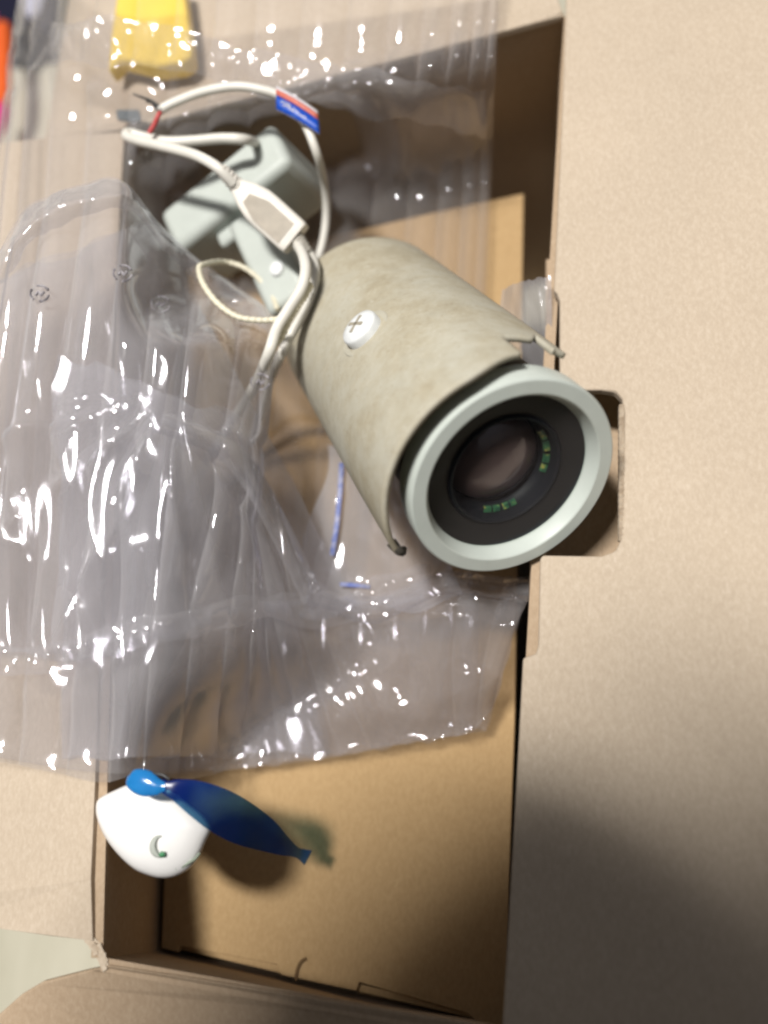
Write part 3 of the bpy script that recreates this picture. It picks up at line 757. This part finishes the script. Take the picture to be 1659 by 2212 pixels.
# ------------------------------------------------------------------ white cap with blue tail
toy = thing('toy_fish', 'white plastic cap with a blue translucent leaf shaped tail tied to it', 'plastic toy', tuple(P(330, 1800, ZI)))
outl = [(281, 1692), (245, 1708), (213, 1726), (207, 1748), (212, 1775), (228, 1810), (255, 1846), (288, 1876), (318, 1890), (348, 1897), (380, 1893), (412, 1874), (432, 1846), (446, 1815), (456, 1790), (440, 1762), (410, 1738), (375, 1712), (330, 1694)]
zc = 0.006
cx, cy = 330, 1785
rows = []
prof_ = [(0.02, 0.0085), (0.3, 0.0084), (0.6, 0.0080), (0.8, 0.0070), (0.90, 0.0056), (0.965, 0.0044), (0.992, 0.0020), (1.0, -0.0010), (1.0, -0.0050), (0.985, -0.0062), (0.96, -0.0064), (0.955, -0.0080), (0.94, -0.0100), (0.7, -0.0105), (0.02, -0.0105)]
oc = [curve(outl+[outl[0]], i/76) for i in range(76)]
for g, dz in prof_:
    rows.append([P(lerp(cx, x, g), lerp(cy, y, g), zc+dz+0.003*((cx-x)/120)*g) for x, y in oc])
mb = MB().grid(rows, closed_u=True); mb.f.append(list(range(76))); mb.m.append(0)
cap = mb.build('cap', M_WHITE, toy, angle=50)
mb = MB(); pts = [P(348+17*math.cos(a), 1828+22*math.sin(a), zc+0.0085) for k, a in enumerate([math.pi*(0.45+1.05*k/16) for k in range(17)])]
mb.tube(pts, lambda t: 0.0013*math.sin(math.pi*min(.97, max(.03, t)))+0.0002, 6)
mb.build('round_hole_edge', simple('grey_hole_shade', (0.42, 0.45, 0.40), 0.6), cap)
mb = MB().tube([P(346, 1843, zc+0.0088), P(350, 1846, zc+0.0088), P(356, 1845, zc+0.0088)], 0.0010, 6); mb.build('green_insert', M_GREEN, cap)
mb = MB().tube([P(x, y, zc+0.0035) for x, y in ((366, 1880), (385, 1876), (402, 1867), (420, 1856), (432, 1842))], lambda t: 0.0008*(1-.4*t), 6)
mb.build('rim_slot', simple('slot_shade', (0.30, 0.36, 0.28), 0.6), cap)
mb = MB().tube([P(372, 1878, zc+0.0038), P(382, 1875, zc+0.0038)], 0.0010, 6); mb.build('green_insert', M_GREEN, cap)

def flat_body(name, mid, material, parent, thick=0.30):
    """mid: (x, y, z, half width px) along a spine; elliptical cross-section"""
    rows = []; n = 60
    for k in range(n+1):
        x, y, z, hw_ = curve(mid, k/n); x2, y2, *_ = curve(mid, min(1, k/n+0.01)); x1, y1, *_ = curve(mid, max(0, k/n-0.01))
        d = math.hypot(x2-x1, y2-y1) or 1; nx_, ny_ = -(y2-y1)/d, (x2-x1)/d
        c_ = P(x, y, z); s_ = P(x+nx_*hw_, y+ny_*hw_, z)-c_; h_ = Vector((0, 0, max(0.0006, s_.length*thick)))
        rows.append([c_+s_*math.cos(a)+h_*math.sin(a) for a in [2*math.pi*j/20 for j in range(20)]])
    mb = MB().grid(rows, closed_u=True); mb.f.append(list(range(20))); mb.m.append(0); mb.f.append([n*20+j for j in range(20)]); mb.m.append(0)
    return mb.build(name, material, parent, angle=70)
flat_body('tail', [(346, 1694, .026, 14), (360, 1702, .026, 16), (385, 1708, .025, 26), (420, 1722, .022, 38), (470, 1748, .014, 48), (520, 1776, .000, 48), (570, 1802, -.018, 38), (610, 1826, -.034, 23), (638, 1840, -.046, 12), (652, 1846, -.052, 13), (666, 1853, -.056, 18)], M_BLUE, toy, 0.09)
flat_body('knob', [(276, 1679, .024, 5), (282, 1682, .025, 20), (298, 1687, .026, 28), (318, 1693, .026, 29), (336, 1698, .026, 22), (350, 1699, .026, 14), (358, 1699, .026, 11)], M_SKYB, toy, 0.45)
MB().tube([P(330, 1670, .026), P(352, 1674, .027), P(366, 1684, .026)], 0.0006, 6).build('wire_loop', M_BLKW, toy)

# ------------------------------------------------------------------ things beyond the carton
yb = slab([P(258, -60, .020), P(392, -60, .022), P(408, 60, .020), P(414, 118, .018), P(395, 130, .018), P(330, 140, .018), P(258, 122, .018), P(232, 150, .016), P(240, 60, .018)], 0.012)
o = yb.build('foam_block', M_YEL, None, smooth_=True, bevel=0.003, angle=30); o['label'] = 'bright yellow foam block seen through the plastic bag'; o['category'] = 'foam block'
o = slab([P(250, 236, .012), P(300, 236, .012), P(304, 258, .012), P(285, 262, .012), P(252, 256, .012)], 0.002).build('tape_scrap', M_TAPE, None, bevel=0.0006)
o['label'] = 'small slate grey scrap beside the stripped wire ends'; o['category'] = 'scrap'
fz_ = FLOORZ+0.10
roll = thing('cloth_bundle', 'orange and magenta cloth bundle at the left picture edge', 'cloth', tuple(P(-10, 170, FLOORZ)))
def blob(name, pts, r, material, parent, sd):
    w = [P(*curve(pts, k/24)[:3]) for k in range(25)]
    return MB().tube(w, lambda t: r*(1+0.15*noise.noise(Vector((t*4, sd, 0)))), 18).build(name, material, parent, angle=180)
blob('orange_cloth', [(8, 60, FLOORZ+.05), (6, 120, FLOORZ+.055), (4, 180, FLOORZ+.055), (4, 225, FLOORZ+.05)], 0.008, M_ORNG, roll, 1)
blob('magenta_cloth', [(4, 40, FLOORZ+.04), (-2, 56, FLOORZ+.04), (-12, 90, FLOORZ+.04)], 0.010, M_PINK, roll, 2)
blob('magenta_cloth', [(0, 222, FLOORZ+.045), (2, 248, FLOORZ+.045), (-10, 275, FLOORZ+.045), (-30, 300, FLOORZ+.045)], 0.009, M_PINK, roll, 3)
bg = thing('dark_pouch', 'dark navy pouch with pale lilac patch in the upper left corner', 'pouch', tuple(P(40, 0, FLOORZ)))
slab([P(-40, -60, FLOORZ+.05), P(130, -60, FLOORZ+.05), P(112, 40, FLOORZ+.05), P(98, 72, FLOORZ+.05), P(72, 48, FLOORZ+.05), P(40, 52, FLOORZ+.05), P(34, 66, FLOORZ+.05), P(-40, 60, FLOORZ+.05)], 0.05).build('pouch_body', M_NAVY, bg, bevel=0.004)
slab([P(34, -50, FLOORZ+.056), P(102, -50, FLOORZ+.056), P(84, 22, FLOORZ+.056), P(66, 38, FLOORZ+.056), P(48, 20, FLOORZ+.056)], 0.004).build('pale_patch', M_PALE, bg, bevel=0.001)

# ------------------------------------------------------------------ the phone and the person taking the picture, behind the lens
phone = thing('smartphone', 'dark smartphone held above the carton to take the picture', 'phone', tuple(Vector((0, 0, CAMH))+ROT @ Vector((0, 0, 0.008))))
def cl(x, y, z): return Vector((0, 0, CAMH))+ROT @ Vector((x, y, z))
rx, ry, rz = [ROT @ Vector(q) for q in ((1, 0, 0), (0, 1, 0), (0, 0, 1))]
MB().box(cl(0.022, -0.052, 0.012), (rx*0.036, ry*0.072, rz*0.004)).build('phone_body', M_BLACK, phone, bevel=0.003)
def skin(name, verts, edges, material, label, cat):
    me = bpy.data.meshes.new(name); me.from_pydata([v[:3] for v in verts], edges, []); me.materials.append(material)
    o = bpy.data.objects.new(name, me); COL.objects.link(o)
    md = o.modifiers.new('skin', 'SKIN'); md.use_smooth_shade = True
    sv = me.skin_vertices[0].data if me.skin_vertices else None
    if sv is None:
        bpy.context.view_layer.objects.active = o; bpy.ops.object.skin_root_mark() if False else None
        bm = bmesh.new(); bm.from_mesh(me); bm.verts.layers.skin.verify(); bm.to_mesh(me); bm.free(); sv = me.skin_vertices[0].data
    for i, v in enumerate(verts): sv[i].radius = (v[3], v[3])
    sv[0].use_root = True
    md2 = o.modifiers.new('sub', 'SUBSURF'); md2.levels = 1; md2.render_levels = 2
    o['label'] = label; o['category'] = cat; return o
M_SWEAT = simple('dark_sweater', (0.03, 0.03, 0.04), 0.9, 0.1)
ha = cl(-0.02, -0.10, 0.02); hb = cl(0.075, -0.06, 0.02)
V = [(0.080, -0.620, -0.02, .16), (0.008, -0.306, 0.38, .20), (-0.042, -0.066, 0.52, .20), (-0.072, -0.016, 0.60, .09), (-0.092, -0.016, 0.65, .11), (-0.092, -0.006, 0.72, .10),
     (-0.142, -0.056, 0.52, .11), (-0.172, -0.066, 0.43, .075), (-0.097, -0.001, 0.40, .078), (-0.042, 0.009, 0.385, .068),
     (0.158, -0.086, 0.52, .11), (0.188, -0.096, 0.43, .08), (0.118, -0.036, 0.40, .072), (0.038, 0.004, 0.385, .065),
     (-0.040, -0.660, -0.08, .09), (-0.100, -0.420, 0.06, .07), (-0.100, -0.680, -0.18, .055), (-0.100, -0.600, -0.235, .03),
     (0.240, -0.660, -0.08, .09), (0.300, -0.420, 0.06, .07), (0.300, -0.680, -0.18, .055), (0.300, -0.600, -0.235, .03)]
EDG = [(0, 1), (1, 2), (2, 3), (3, 4), (4, 5), (2, 6), (6, 7), (7, 8), (8, 9), (2, 10), (10, 11), (11, 12), (12, 13), (0, 14), (14, 15), (15, 16), (16, 17), (0, 18), (18, 19), (19, 20), (20, 21)]
skin('person', V, EDG, M_SWEAT, 'person in dark sweater crouching at the near end holding the phone', 'person')
